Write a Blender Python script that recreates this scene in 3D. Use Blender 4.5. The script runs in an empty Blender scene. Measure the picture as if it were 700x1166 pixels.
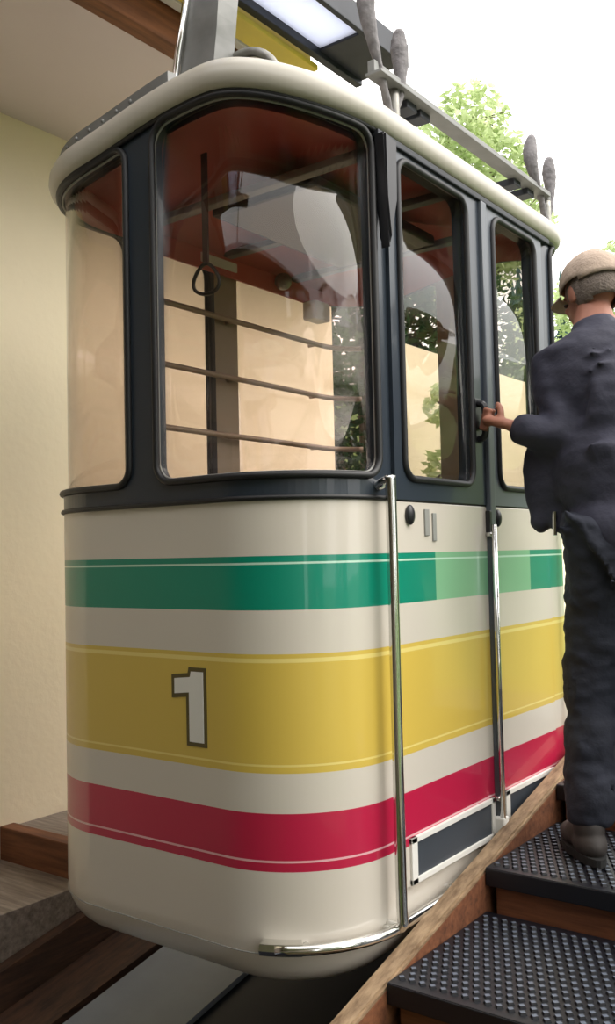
import bpy, bmesh, math, random
from mathutils import Vector, Matrix, noise
random.seed(7)
PI = math.pi
sc = bpy.context.scene
COL = sc.collection
E = 1.75

# ------------------------------------------------------------------ materials
def nmat(name):
    m = bpy.data.materials.new(name); m.use_nodes = True
    nt = m.node_tree
    return m, nt, nt.nodes.get('Principled BSDF')

def mat(name, col, rough=0.5, metal=0.0, coat=0.0, var=0.0, vscale=8.0, bump=0.0, bscale=60.0, stretch=(1, 1, 1), spec=0.5):
    m, nt, b = nmat(name)
    b.inputs['Base Color'].default_value = (*col, 1)
    b.inputs['Roughness'].default_value = rough
    b.inputs['Metallic'].default_value = metal
    b.inputs['Coat Weight'].default_value = coat
    b.inputs['Coat Roughness'].default_value = 0.05
    b.inputs['Specular IOR Level'].default_value = spec
    if var or bump:
        tc = nt.nodes.new('ShaderNodeTexCoord'); mp = nt.nodes.new('ShaderNodeMapping')
        mp.inputs['Scale'].default_value = stretch
        nt.links.new(tc.outputs['Object'], mp.inputs['Vector'])
    if var:
        n = nt.nodes.new('ShaderNodeTexNoise'); n.inputs['Scale'].default_value = vscale; n.inputs['Detail'].default_value = 5
        nt.links.new(mp.outputs['Vector'], n.inputs['Vector'])
        r = nt.nodes.new('ShaderNodeValToRGB')
        r.color_ramp.elements[0].position = 0.3; r.color_ramp.elements[1].position = 0.7
        r.color_ramp.elements[0].color = (*[c * (1 - var) for c in col], 1)
        r.color_ramp.elements[1].color = (*[min(1, c * (1 + var)) for c in col], 1)
        nt.links.new(n.outputs['Fac'], r.inputs['Fac']); nt.links.new(r.outputs['Color'], b.inputs['Base Color'])
    if bump:
        n2 = nt.nodes.new('ShaderNodeTexNoise'); n2.inputs['Scale'].default_value = bscale; n2.inputs['Detail'].default_value = 4
        nt.links.new(mp.outputs['Vector'], n2.inputs['Vector'])
        bp = nt.nodes.new('ShaderNodeBump'); bp.inputs['Strength'].default_value = bump; bp.inputs['Distance'].default_value = 0.01
        nt.links.new(n2.outputs['Fac'], bp.inputs['Height']); nt.links.new(bp.outputs['Normal'], b.inputs['Normal'])
    return m

def s2l(r, g, b):
    f = lambda c: (c / 255 / 12.92) if c / 255 <= 0.04045 else ((c / 255 + 0.055) / 1.055) ** 2.4
    return (f(r), f(g), f(b))

def glass(name, tint, ior=1.5, rough=0.01):
    m = bpy.data.materials.new(name); m.use_nodes = True; nt = m.node_tree; nt.nodes.clear()
    o = nt.nodes.new('ShaderNodeOutputMaterial'); mx = nt.nodes.new('ShaderNodeMixShader')
    t = nt.nodes.new('ShaderNodeBsdfTransparent'); t.inputs[0].default_value = (*tint, 1)
    g = nt.nodes.new('ShaderNodeBsdfGlossy'); g.inputs['Roughness'].default_value = rough
    fr = nt.nodes.new('ShaderNodeFresnel'); fr.inputs['IOR'].default_value = ior
    ge = nt.nodes.new('ShaderNodeNewGeometry'); mr = nt.nodes.new('ShaderNodeMapRange')   # same reflectance from both faces of the pane
    mr.inputs['To Min'].default_value = ior; mr.inputs['To Max'].default_value = 1 / ior
    nt.links.new(ge.outputs['Backfacing'], mr.inputs['Value']); nt.links.new(mr.outputs[0], fr.inputs['IOR'])
    nt.links.new(fr.outputs[0], mx.inputs[0]); nt.links.new(t.outputs[0], mx.inputs[1]); nt.links.new(g.outputs[0], mx.inputs[2])
    nt.links.new(mx.outputs[0], o.inputs['Surface'])
    return m

CREAM = s2l(214, 206, 194)
def stripes_material():
    m, nt, b = nmat('striped cabin paint')
    b.inputs['Roughness'].default_value = 0.32
    b.inputs['Coat Weight'].default_value = 0.5; b.inputs['Coat Roughness'].default_value = 0.04
    tc = nt.nodes.new('ShaderNodeTexCoord'); sp = nt.nodes.new('ShaderNodeSeparateXYZ')
    nt.links.new(tc.outputs['Object'], sp.inputs[0])
    z0, z1 = 0.6, 2.0
    mr = nt.nodes.new('ShaderNodeMapRange'); mr.inputs['From Min'].default_value = z0; mr.inputs['From Max'].default_value = z1
    nt.links.new(sp.outputs['Z'], mr.inputs['Value'])
    red = s2l(190, 30, 70); yel = s2l(218, 188, 84); pale = s2l(236, 216, 130); pink = s2l(232, 180, 185); pg = s2l(190, 225, 205)
    def ramp(grn):
        st = [(0.6, CREAM), (0.966, red), (0.984, pink), (0.993, red), (1.108, CREAM), (1.204, yel), (1.218, pale), (1.226, yel),
              (1.480, pale), (1.487, yel), (1.500, CREAM), (1.607, grn), (1.722, pg), (1.732, grn), (1.746, CREAM)]
        r = nt.nodes.new('ShaderNodeValToRGB'); r.color_ramp.interpolation = 'CONSTANT'
        for i, (z, c) in enumerate(st):
            p = (z - z0) / (z1 - z0)
            e = r.color_ramp.elements[0] if i == 0 else (r.color_ramp.elements[1] if i == 1 else r.color_ramp.elements.new(p))
            e.position = p; e.color = (*c, 1)
        nt.links.new(mr.outputs[0], r.inputs[0]); return r
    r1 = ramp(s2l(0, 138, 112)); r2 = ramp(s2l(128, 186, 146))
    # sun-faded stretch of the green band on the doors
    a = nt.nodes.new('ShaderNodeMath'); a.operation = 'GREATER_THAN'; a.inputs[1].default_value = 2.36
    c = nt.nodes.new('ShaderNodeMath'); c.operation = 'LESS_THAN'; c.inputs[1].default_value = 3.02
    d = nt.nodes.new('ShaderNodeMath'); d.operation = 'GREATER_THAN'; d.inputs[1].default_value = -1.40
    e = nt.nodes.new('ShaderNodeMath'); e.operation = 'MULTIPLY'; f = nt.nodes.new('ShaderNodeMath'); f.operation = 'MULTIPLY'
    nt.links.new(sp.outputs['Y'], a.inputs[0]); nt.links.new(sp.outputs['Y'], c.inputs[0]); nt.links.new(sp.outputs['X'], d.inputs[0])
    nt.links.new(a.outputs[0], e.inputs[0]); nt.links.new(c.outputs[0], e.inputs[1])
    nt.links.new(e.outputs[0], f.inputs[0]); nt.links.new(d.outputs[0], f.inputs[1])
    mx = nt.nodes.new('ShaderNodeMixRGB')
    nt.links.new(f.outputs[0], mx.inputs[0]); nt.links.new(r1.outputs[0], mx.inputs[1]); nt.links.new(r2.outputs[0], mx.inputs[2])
    nt.links.new(mx.outputs[0], b.inputs['Base Color'])
    return m

def wood_material(name, c0, c1, rough=0.7, stretch=(14, 1.2, 14), scale=3.0, coat=0.0):
    m, nt, b = nmat(name)
    tc = nt.nodes.new('ShaderNodeTexCoord'); mp = nt.nodes.new('ShaderNodeMapping'); mp.inputs['Scale'].default_value = stretch
    n = nt.nodes.new('ShaderNodeTexNoise'); n.inputs['Scale'].default_value = scale; n.inputs['Detail'].default_value = 8; n.inputs['Roughness'].default_value = 0.65
    r = nt.nodes.new('ShaderNodeValToRGB'); r.color_ramp.elements[0].position = 0.32; r.color_ramp.elements[1].position = 0.68
    r.color_ramp.elements[0].color = (*c0, 1); r.color_ramp.elements[1].color = (*c1, 1)
    nt.links.new(tc.outputs['Object'], mp.inputs['Vector']); nt.links.new(mp.outputs[0], n.inputs['Vector'])
    nt.links.new(n.outputs['Fac'], r.inputs[0]); nt.links.new(r.outputs[0], b.inputs['Base Color'])
    bp = nt.nodes.new('ShaderNodeBump'); bp.inputs['Strength'].default_value = 0.3; bp.inputs['Distance'].default_value = 0.004
    nt.links.new(n.outputs['Fac'], bp.inputs['Height']); nt.links.new(bp.outputs[0], b.inputs['Normal'])
    b.inputs['Roughness'].default_value = rough; b.inputs['Coat Weight'].default_value = coat
    return m

def leaf_material(name, c0, c1, trans=0.5):
    m = bpy.data.materials.new(name); m.use_nodes = True; nt = m.node_tree; nt.nodes.clear()
    o = nt.nodes.new('ShaderNodeOutputMaterial'); mx = nt.nodes.new('ShaderNodeMixShader'); mx.inputs[0].default_value = trans
    d = nt.nodes.new('ShaderNodeBsdfDiffuse'); t = nt.nodes.new('ShaderNodeBsdfTranslucent')
    tc = nt.nodes.new('ShaderNodeTexCoord'); n = nt.nodes.new('ShaderNodeTexNoise'); n.inputs['Scale'].default_value = 2.5
    r = nt.nodes.new('ShaderNodeValToRGB'); r.color_ramp.elements[0].position = 0.35; r.color_ramp.elements[1].position = 0.65
    r.color_ramp.elements[0].color = (*c0, 1); r.color_ramp.elements[1].color = (*c1, 1)
    nt.links.new(tc.outputs['Object'], n.inputs[0]); nt.links.new(n.outputs[0], r.inputs[0])
    for x in (d, t): nt.links.new(r.outputs[0], x.inputs['Color'])
    nt.links.new(d.outputs[0], mx.inputs[1]); nt.links.new(t.outputs[0], mx.inputs[2]); nt.links.new(mx.outputs[0], o.inputs[0])
    return m

M = dict(
    paint=stripes_material(),
    cream=mat('cream roof paint', s2l(184, 178, 166), 0.4, coat=0.3, var=0.05, vscale=3),
    char=mat('charcoal frame paint', s2l(44, 52, 62), 0.35, coat=0.3),
    doorframe=mat('grey door frame', s2l(84, 90, 98), 0.4, coat=0.2),
    rubber=mat('black rubber seal', (0.012, 0.012, 0.014), 0.5),
    bead=mat('grey sealing bead', s2l(150, 150, 146), 0.5),
    chrome=mat('chrome', (0.78, 0.78, 0.76), 0.12, 1.0),
    steel=mat('galvanised steel', s2l(150, 148, 142), 0.45, 0.85, var=0.25, vscale=20),
    greysteel=mat('grey painted steel', s2l(128, 128, 126), 0.5, 0.3, var=0.15, vscale=12),
    darksteel=mat('dark steel', s2l(52, 54, 60), 0.5, 0.4, var=0.2),
    weather=mat('weathered roller arm', s2l(120, 116, 118), 0.7, 0.1, var=0.35, vscale=30, bump=0.5),
    railm=mat('beige rail paint', s2l(176, 156, 138), 0.4, 0.2),
    lining=mat('red brown lining', s2l(196, 96, 84), 0.55, var=0.12, vscale=4),
    inner=mat('beige inner panel', s2l(170, 156, 138), 0.6),
    strapm=mat('dark strap', s2l(60, 30, 28), 0.7),
    black=mat('black plastic', (0.015, 0.015, 0.018), 0.35),
    navy=mat('dark panel inset', s2l(62, 68, 76), 0.45, var=0.1),
    white=mat('white plastic', s2l(232, 230, 224), 0.5),
    outline=mat('olive numeral outline', s2l(92, 80, 40), 0.5),
    wallp=mat('cream plaster', s2l(248, 234, 206), 0.9, var=0.03, vscale=1.5, bump=0.15, bscale=25),
    backw=mat('grey brown back wall', s2l(128, 116, 106), 0.9, var=0.05),  # unseen walls, coloured dark so the cabin front reflects less
    ceil=mat('grey ceiling board', s2l(226, 212, 214), 0.85, var=0.03, vscale=2),
    beam=wood_material('orange brown beam wood', s2l(96, 58, 34), s2l(140, 88, 52)),
    riser=wood_material('brown riser wood', s2l(82, 46, 28), s2l(134, 84, 54), stretch=(1.2, 14, 14)),
    stringer=wood_material('weathered edge board', s2l(92, 68, 46), s2l(176, 150, 118), stretch=(12, 1.5, 12)),
    pitwood=wood_material('dark stained pit board', s2l(44, 28, 20), s2l(88, 58, 40)),
    boards=wood_material('grey weathered boards', s2l(104, 92, 84), s2l(156, 144, 134), stretch=(1.2, 14, 14)),
    pitgrey=mat('grey channel sheet', s2l(136, 143, 156), 0.55, 0.2, var=0.06),
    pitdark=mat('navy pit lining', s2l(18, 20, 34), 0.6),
    mat=mat('black rubber mat', s2l(16, 18, 26), 0.42, var=0.1),
    stud=mat('grey sheen on rubber studs', s2l(92, 100, 114), 0.4),  # grey paints the sky's sheen onto the black stud tops
    yellow=mat('yellow steel paint', s2l(214, 190, 60), 0.5, var=0.08),
    panel=None,
    earth=mat('gravel ground', s2l(128, 120, 104), 0.95, var=0.2, vscale=4, bump=0.6),
    grass=mat('grass ground', s2l(92, 112, 60), 0.95, var=0.35, vscale=2, bump=0.6),
    bark=mat('bark', s2l(90, 76, 62), 0.9, var=0.3, vscale=10, bump=0.6),
    leafpale=leaf_material('pale leaves', s2l(160, 180, 120), s2l(222, 232, 188), 0.6),
    leafmid=leaf_material('mid green leaves', s2l(70, 104, 48), s2l(128, 158, 84), 0.45),
    leafdark=leaf_material('dark green leaves', s2l(30, 52, 34), s2l(64, 92, 54), 0.3),
    conifer=leaf_material('conifer needles', s2l(60, 84, 84), s2l(86, 112, 108), 0.2),
    jacket=mat('dark jacket cloth', s2l(48, 48, 64), 0.75, var=0.2, vscale=6, bump=0.35, bscale=40),
    yoke=mat('grey lavender jacket cloth', s2l(120, 118, 140), 0.8, var=0.1, vscale=6, bump=0.3, bscale=40),
    trouser=mat('dark trousers', s2l(36, 39, 52), 0.85, var=0.2, vscale=9, bump=0.4, bscale=35),
    skin=mat('skin', s2l(158, 104, 84), 0.55, var=0.06, vscale=20),
    hair=mat('grey hair', s2l(120, 108, 100), 0.8, var=0.2, vscale=60, bump=0.6, bscale=150),
    cap=mat('tan cap cloth', s2l(178, 158, 142), 0.85, var=0.12, vscale=14, bump=0.4, bscale=80),
    shoe=mat('grey brown shoe leather', s2l(54, 49, 47), 0.7, var=0.2),
    sole=mat('dark sole', s2l(30, 30, 30), 0.8),
    eye=mat('eye', s2l(60, 45, 40), 0.3),
    tint=glass('tinted window glass', (0.93, 0.885, 0.86)),
    clear=glass('door glass', (0.95, 0.95, 0.93)),
)

M['panel'] = leaf_material('pale blue translucent sheet', s2l(232, 236, 250), s2l(236, 240, 252), 0.7)
# ------------------------------------------------------------------ object helpers
def link(name, me, m=None, parent=None):
    o = bpy.data.objects.new(name, me); COL.objects.link(o)
    if m is not None: me.materials.append(M[m] if isinstance(m, str) else m)
    if parent is not None: o.parent = parent
    return o

def obj(name, bm, m, parent=None, smooth=False, recalc=True):
    if recalc: bmesh.ops.recalc_face_normals(bm, faces=bm.faces)
    me = bpy.data.meshes.new(name); bm.to_mesh(me); bm.free()
    if smooth: me.polygons.foreach_set('use_smooth', [True] * len(me.polygons))
    return link(name, me, m, parent)

def tag(o, label, cat, group=None):
    o['label'] = label; o['category'] = cat
    if group: o['group'] = group
    return o

def plabel(o, s): o['label'] = s; return o

def thing(name, label, cat, group=None, loc=(0, 0, 0)):
    o = bpy.data.objects.new(name, None); o.empty_display_size = 0.1; COL.objects.link(o)
    o.location = loc
    return tag(o, label, cat, group)

def struct(name, bm, m, smooth=False):
    o = obj(name, bm, m, None, smooth); o['kind'] = 'structure'; return o

def box(bm, x0, x1, y0, y1, z0, z1, bev=0.0):
    vs = [bm.verts.new((x, y, z)) for x in (x0, x1) for y in (y0, y1) for z in (z0, z1)]
    fs = [(0, 1, 3, 2), (4, 6, 7, 5), (0, 4, 5, 1), (2, 3, 7, 6), (0, 2, 6, 4), (1, 5, 7, 3)]
    ff = [bm.faces.new([vs[i] for i in f]) for f in fs]
    if bev:
        es = {e for f in ff for e in f.edges}
        bmesh.ops.bevel(bm, geom=list(es), offset=bev, segments=2, affect='EDGES', profile=0.6)

def prism(bm, pts, axis, a0, a1):
    """2-D polygon pts extruded along axis between a0 and a1 (axis 0: pts are (y,z); 1: (x,z); 2: (x,y))"""
    def mk(p, a):
        return (a, p[0], p[1]) if axis == 0 else ((p[0], a, p[1]) if axis == 1 else (p[0], p[1], a))
    A = [bm.verts.new(mk(p, a0)) for p in pts]; B = [bm.verts.new(mk(p, a1)) for p in pts]
    n = len(pts)
    bm.faces.new(A); bm.faces.new(B[::-1])
    for i in range(n): bm.faces.new((A[i], B[i], B[(i + 1) % n], A[(i + 1) % n]))

def tube(bm, pts, r, seg=12, closed=False, caps=True):
    pts = [Vector(p) for p in pts]; n = len(pts)
    rs = r if isinstance(r, (list, tuple)) else [r] * n
    rings = []; up = None
    for i, p in enumerate(pts):
        if closed: t = pts[(i + 1) % n] - pts[i - 1]
        else: t = pts[min(i + 1, n - 1)] - pts[max(i - 1, 0)]
        t.normalize()
        if up is None:
            up = Vector((0, 0, 1)) if abs(t.z) < 0.9 else Vector((1, 0, 0))
        u = (up - t * up.dot(t)).normalized(); v = t.cross(u); up = u
        rings.append([bm.verts.new(p + (u * math.cos(2 * PI * k / seg) + v * math.sin(2 * PI * k / seg)) * rs[i]) for k in range(seg)])
    m = n if closed else n - 1
    for i in range(m):
        a, b = rings[i], rings[(i + 1) % n]
        for k in range(seg): bm.faces.new((a[k], a[(k + 1) % seg], b[(k + 1) % seg], b[k]))
    if caps and not closed:
        bm.faces.new(rings[0][::-1]); bm.faces.new(rings[-1])

def bez(pts, n=8):
    """Catmull-Rom through pts"""
    P = [Vector(p) for p in pts]; P = [P[0] * 2 - P[1]] + P + [P[-1] * 2 - P[-2]]
    out = []
    for i in range(1, len(P) - 2):
        for k in range(n):
            t = k / n
            out.append(0.5 * ((2 * P[i]) + (P[i + 1] - P[i - 1]) * t + (2 * P[i - 1] - 5 * P[i] + 4 * P[i + 1] - P[i + 2]) * t * t + (3 * P[i] - P[i - 1] - 3 * P[i + 1] + P[i + 2]) * t ** 3))
    out.append(P[-2]); return out

def ell(bm, c, rad, rot=None, seg=20, rings=14):
    g = bmesh.ops.create_uvsphere(bm, u_segments=seg, v_segments=rings, radius=1)
    mm = Matrix.Translation(c) @ (rot or Matrix()).to_4x4() @ Matrix.Diagonal((*rad, 1))
    bmesh.ops.transform(bm, matrix=mm, verts=g['verts']); return g['verts']

# ------------------------------------------------------------------ cabin plan: rounded rectangle, s runs anticlockwise seen from above, s=0 at front centre
CX, CY, A, B_, RR = -1.877, 2.68, 0.557, 0.895, 0.30
FA, FB, Q = A - RR, B_ - RR, PI / 2 * RR
PER = 4 * (FA + FB + Q)
def plan(s, off=0.0):
    s = (s + PER / 2) % PER - PER / 2
    sg = 1 if s >= 0 else -1; t = abs(s)
    if t <= FA: x, y, nx, ny = t, -B_, 0, -1
    elif t <= FA + Q:
        a = (t - FA) / RR; nx, ny = math.sin(a), -math.cos(a); x, y = FA + RR * nx, -FB + RR * ny
    elif t <= FA + Q + 2 * FB: x, y, nx, ny = A, -FB + (t - FA - Q), 1, 0
    elif t <= FA + 2 * Q + 2 * FB:
        a = (t - FA - Q - 2 * FB) / RR; nx, ny = math.cos(a), math.sin(a); x, y = FA + RR * nx, FB + RR * ny
    else: x, y, nx, ny = FA - (t - FA - 2 * Q - 2 * FB), B_, 0, 1
    return CX + sg * (x + nx * off), CY + y + ny * off, sg * nx, ny
def sY(y): return FA + Q + (y - (CY - FB))
XPK = -1.66
def arch(x):
    x = max(CX - A, min(CX + A, x))
    w = (XPK - (CX - A)) if x < XPK else ((CX + A) - XPK)
    t = (x - XPK) / w
    return 2.888 + 0.004 * (1 if x > XPK else 1 - abs(t)) + 0.078 * max(0.0, math.cos(PI / 2 * t)) ** (1.15 if x > XPK else 2.8)
def P(s, off, z):
    x, y, _, _ = plan(s, off); return (x, y, z)
SN = 240
SS = [PER * i / SN - PER / 2 for i in range(SN)]
ZB, ZG = 1.893, 1.952

# windows: name, s0, s1, corner radius, glass material
def top_at(s): return min(arch(plan(s)[0]) - 0.012, 9)
WIN = [
    ('front', 0.035, 0.725, 0.055, 'tint'), ('front', -0.865, -0.072, 0.055, 'tint'),
    ('door1', sY(2.195), sY(2.605), 0.05, 'clear'), ('door2', sY(2.79), sY(3.13), 0.05, 'clear'),
    ('rear', PER / 2 - 0.705, PER / 2 - 0.05, 0.055, 'tint'),
    ('side', -sY(2.64), -sY(2.30), 0.05, 'tint'), ('rear', -(PER / 2 - 0.05), -sY(2.77), 0.05, 'tint'),
]
def win_lohi(w, s):
    n, s0, s1, r, _ = w
    d = min(s - s0, s1 - s); d = max(0, d)
    k = 0 if d >= r else r - math.sqrt(max(0, r * r - (r - d) ** 2))
    zt = 2.845 if n.startswith('door') else top_at(s)
    zb = ZG
    return zb + k, zt - k

cab = thing('cable_car', 'small white cable car cabin striped green, yellow and red with number 1', 'cable car', loc=(CX, CY, 0.7))
def cobj(name, bm, m, parent=None, smooth=False, recalc=True):
    """part of the cabin whose mesh is written in world coordinates"""
    o = obj(name, bm, m, None, smooth, recalc); o.parent = parent or cab
    o.matrix_parent_inverse = Matrix.Translation((-CX, -CY, -0.7))
    if parent is not None: o.matrix_parent_inverse = Matrix()
    return o

def strip(bm, ss, lo, hi, off=0.0, nz=1):
    rows = []
    for s in ss:
        a, b = lo(s), hi(s)
        rows.append([bm.verts.new(P(s, off, a + (b - a) * k / nz)) for k in range(nz + 1)])
    for i in range(len(rows) - 1):
        for k in range(nz): bm.faces.new((rows[i][k], rows[i + 1][k], rows[i + 1][k + 1], rows[i][k + 1]))

def lin(a, b, step=0.012):
    n = max(2, int(abs(b - a) / step) + 1); return [a + (b - a) * i / n for i in range(n + 1)]
def winsamples(s0, s1, r):
    e = [0, .02, .06, .12, .2, .3, .45, .6, .8, 1.0]
    return [s0 + r * k for k in e] + lin(s0 + r, s1 - r, 0.02)[1:-1] + [s1 - r * k for k in e[::-1]]

# lower body
bm = bmesh.new()
prof = [(0.0, ZB), (0.0, 1.6), (0.0, 1.2), (0.0, 0.80)]
R2 = 0.14
for k in range(1, 9):
    a = PI / 2 * k / 8; prof.append((-(R2 - R2 * math.cos(a)) * 0.85, 0.79 - R2 * math.sin(a) * 0.9))
prev = None
for off, z in prof:
    ring = [bm.verts.new(P(s, off, z)) for s in SS]
    if prev:
        for i in range(SN): bm.faces.new((prev[i], prev[(i + 1) % SN], ring[(i + 1) % SN], ring[i]))
    prev = ring
c = [bm.verts.new((CX + (v.co.x - CX) * 0.5, CY + (v.co.y - CY) * 0.5, v.co.z - 0.005)) for v in prev]
for i in range(SN): bm.faces.new((prev[i], prev[(i + 1) % SN], c[(i + 1) % SN], c[i]))
bm.faces.new(c)
body = cobj('lower_body', bm, 'paint', smooth=True)
plabel(body, 'glossy cream shell with green, yellow and red stripes')
# bottom pan line
bm = bmesh.new(); tube(bm, [P(s, 0.0005, 0.766) for s in SS], 0.0015, 6, closed=True); cobj('pan_joint', bm, 'bead', smooth=True)

# window band
bm = bmesh.new()
wins = sorted(WIN, key=lambda w: w[1])
cur = -PER / 2
top = lambda s: arch(plan(s)[0]) + 0.02
for w in wins + [None]:
    s1 = w[1] if w else PER / 2
    strip(bm, lin(cur, s1), lambda s: ZB, top)
    if w:
        ss = winsamples(w[1], w[2], w[3])
        strip(bm, ss, lambda s: ZB, lambda s: win_lohi(w, s)[0]); strip(bm, ss, lambda s: win_lohi(w, s)[1], top)
        cur = w[2]
bmesh.ops.remove_doubles(bm, verts=bm.verts, dist=0.0004)
band = cobj('window_frame', bm, 'char', recalc=False)
band.data.materials.append(M['inner'])
md = band.modifiers.new('thick', 'SOLIDIFY'); md.thickness = 0.035; md.offset = -1; md.material_offset = 1
plabel(band, 'charcoal window surround')
bm = bmesh.new(); tube(bm, [P(s, 0.003, ZB + 0.002) for s in SS], 0.007, 8, closed=True); cobj('waist_trim', bm, 'rubber', smooth=True)

# windows
for w in WIN:
    ss = winsamples(w[1], w[2], w[3])
    isdoor = w[0].startswith('door')
    if isdoor: continue
    bm = bmesh.new(); strip(bm, ss, lambda s: win_lohi(w, s)[0] + 0.001, lambda s: win_lohi(w, s)[1] - 0.001, -0.016)
    g = cobj('window_pane', bm, w[4], smooth=True, recalc=False)
    md = g.modifiers.new('thick', 'SOLIDIFY'); md.thickness = 0.005; md.offset = 0
    out = [P(s, 0.004, win_lohi(w, s)[0]) for s in ss] + [P(s, 0.004, win_lohi(w, s)[1]) for s in ss[::-1]]
    bm = bmesh.new(); tube(bm, out, 0.010, 8, closed=True); cobj('window_seal', bm, 'rubber', smooth=True)
    out = [P(s, -0.006, win_lohi(w, s)[0] + 0.008) for s in ss[1:-1]] + [P(s, -0.006, win_lohi(w, s)[1] - 0.008) for s in ss[1:-1][::-1]]
    bm = bmesh.new(); tube(bm, out, 0.004, 6, closed=True); cobj('glazing_bead', bm, 'bead', smooth=True)

# roof
bm = bmesh.new()
prof = [(-0.05, -0.004), (0.008, -0.004), (0.022, 0.0), (0.031, 0.010), (0.036, 0.029), (0.034, 0.05), (0.025, 0.068), (0.008, 0.081), (-0.015, 0.09), (-0.05, 0.096)]
prev = None
for off, dz in prof:
    ring = [bm.verts.new((*plan(s, off)[:2], arch(plan(s)[0]) + dz)) for s in SS]
    if prev:
        for i in range(SN): bm.faces.new((prev[i], prev[(i + 1) % SN], ring[(i + 1) % SN], ring[i]))
    prev = ring
for t in (0.75, 0.5, 0.25):
    ring = []
    for s in SS:
        x, y, _, _ = plan(s, -0.04); x = CX + (x - CX) * t; y = CY + (y - CY) * t
        ring.append(bm.verts.new((x, y, arch(x) * (1 - 0.3 * t) + 0.3 * t * arch(plan(s)[0]) + 0.096 + 0.01 * (1 - t))))
    for i in range(SN): bm.faces.new((prev[i], prev[(i + 1) % SN], ring[(i + 1) % SN], ring[i]))
    prev = ring
bm.faces.new(prev)
roof = cobj('roof', bm, 'cream', smooth=True); plabel(roof, 'cream roof with thick rounded rim')
bm = bmesh.new(); tube(bm, [(*plan(s, 0.006)[:2], arch(plan(s)[0]) - 0.004) for s in SS], 0.009, 8, closed=True); cobj('roof_seal', bm, 'rubber', smooth=True)
# narrow grey drain channel standing on the roof edge
bm = bmesh.new(); ch = lin(-1.5, 0.10, 0.03); rows = []
for s in ch:
    x, y, nx, ny = plan(s, -0.01); z = arch(plan(s)[0]) + 0.082
    rows.append([bm.verts.new((x + nx * o, y + ny * o, z + h)) for o, h in ((0.012, 0), (0.012, 0.034), (-0.02, 0.038), (-0.02, 0))])
for i in range(len(rows) - 1):
    for k in range(4): bm.faces.new((rows[i][k], rows[i + 1][k], rows[i + 1][(k + 1) % 4], rows[i][(k + 1) % 4]))
bm.faces.new(rows[0]); bm.faces.new(rows[-1][::-1])
for s in lin(-1.4, -0.05, 0.06): ell(bm, (*plan(s, 0.002)[:2], arch(plan(s)[0]) + 0.100), (0.006,) * 3, None, 8, 6)
dc = cobj('roof_channel', bm, 'greysteel'); plabel(dc, 'narrow grey channel with rivets on the roof edge')

# ceiling lining
bm = bmesh.new(); prev = None
for t, dz in ((1.0, -0.03), (0.93, 0.03), (0.7, 0.05), (0.35, 0.06), (0.05, 0.06)):
    ring = []
    for s in SS:
        x, y, _, _ = plan(s, -0.04); xx = CX + (x - CX) * t; yy = CY + (y - CY) * t
        ring.append(bm.verts.new((xx, yy, arch(plan(s)[0]) + dz)))
    if prev:
        for i in range(SN): bm.faces.new((prev[i], prev[(i + 1) % SN], ring[(i + 1) % SN], ring[i]))
    prev = ring
bm.faces.new(prev)
lin_o = cobj('ceiling_lining', bm, 'lining', smooth=True); plabel(lin_o, 'red brown ceiling lining')
for y in (2.25, 2.68, 3.1):
    bm = bmesh.new(); box(bm, CX - 0.5, CX + 0.5, y - 0.02, y + 0.02, 2.90, 2.925, 0.005); cobj('ceiling_rib', bm, 'greysteel', lin_o)
bm = bmesh.new(); box(bm, CX - 0.22, CX + 0.22, 2.3, 3.05, 2.893, 2.93, 0.012); cobj('roof_hatch', bm, 'black', lin_o)
bm = bmesh.new(); box(bm, CX - 0.49, CX - 0.478, 2.15, 3.30, 2.825, 2.90, 0.004)
val = cobj('side_valance', bm, 'lining'); plabel(val, 'red brown panel above the side windows')
bm = bmesh.new(); box(bm, CX - 0.479, CX - 0.472, 2.52, 2.72, 2.85, 2.885, 0.002); cobj('notice_plate', bm, 'white', val)
bm = bmesh.new(); ell(bm, (CX - 0.45, 2.98, 2.87), (0.035, 0.035, 0.035)); ell(bm, (CX - 0.43, 2.965, 2.862), (0.02,) * 3); cobj('lamp', bm, 'steel', val, smooth=True)
bm = bmesh.new(); box(bm, CX - 0.49, CX - 0.42, 3.16, 3.27, 2.75, 2.83, 0.01); cobj('control_box', bm, 'white')
# floor and inner trim
bm = bmesh.new(); prism(bm, [plan(s, -0.05)[:2] for s in SS], 2, 0.86, 0.90); cobj('cabin_floor', bm, 'inner')
# safety rails across the left windows
for z in (2.66, 2.435, 2.21):
    bm = bmesh.new(); pts = [P(-s, -0.075, z) for s in lin(sY(2.28), PER / 2 - 0.45, 0.03)]
    tube(bm, pts, 0.011, 10)
    for s in (-sY(2.30), -sY(2.705), -sY(3.25)): tube(bm, [P(s, -0.03, z), P(s, -0.08, z)], 0.008, 8)
    r_ = cobj('safety_rail', bm, 'railm', smooth=True)
# grip strap
bm = bmesh.new(); x, y = -1.83, 1.98
box(bm, x - 0.011, x + 0.011, y - 0.003, y + 0.003, 2.60, 2.93, 0.001)
st = cobj('hanging_strap', bm, 'strapm')
bm = bmesh.new(); loop = []
for k in range(28):
    a = 2 * PI * k / 28; w_ = 0.045 * (1 - 0.35 * math.sin(a)); loop.append((x + w_ * math.cos(a) * 0.85, y + w_ * math.cos(a) * 0.25, 2.558 + 0.045 * math.sin(a)))
tube(bm, loop, 0.0055, 8, closed=True); cobj('grip_loop', bm, 'black', st, smooth=True)

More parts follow.
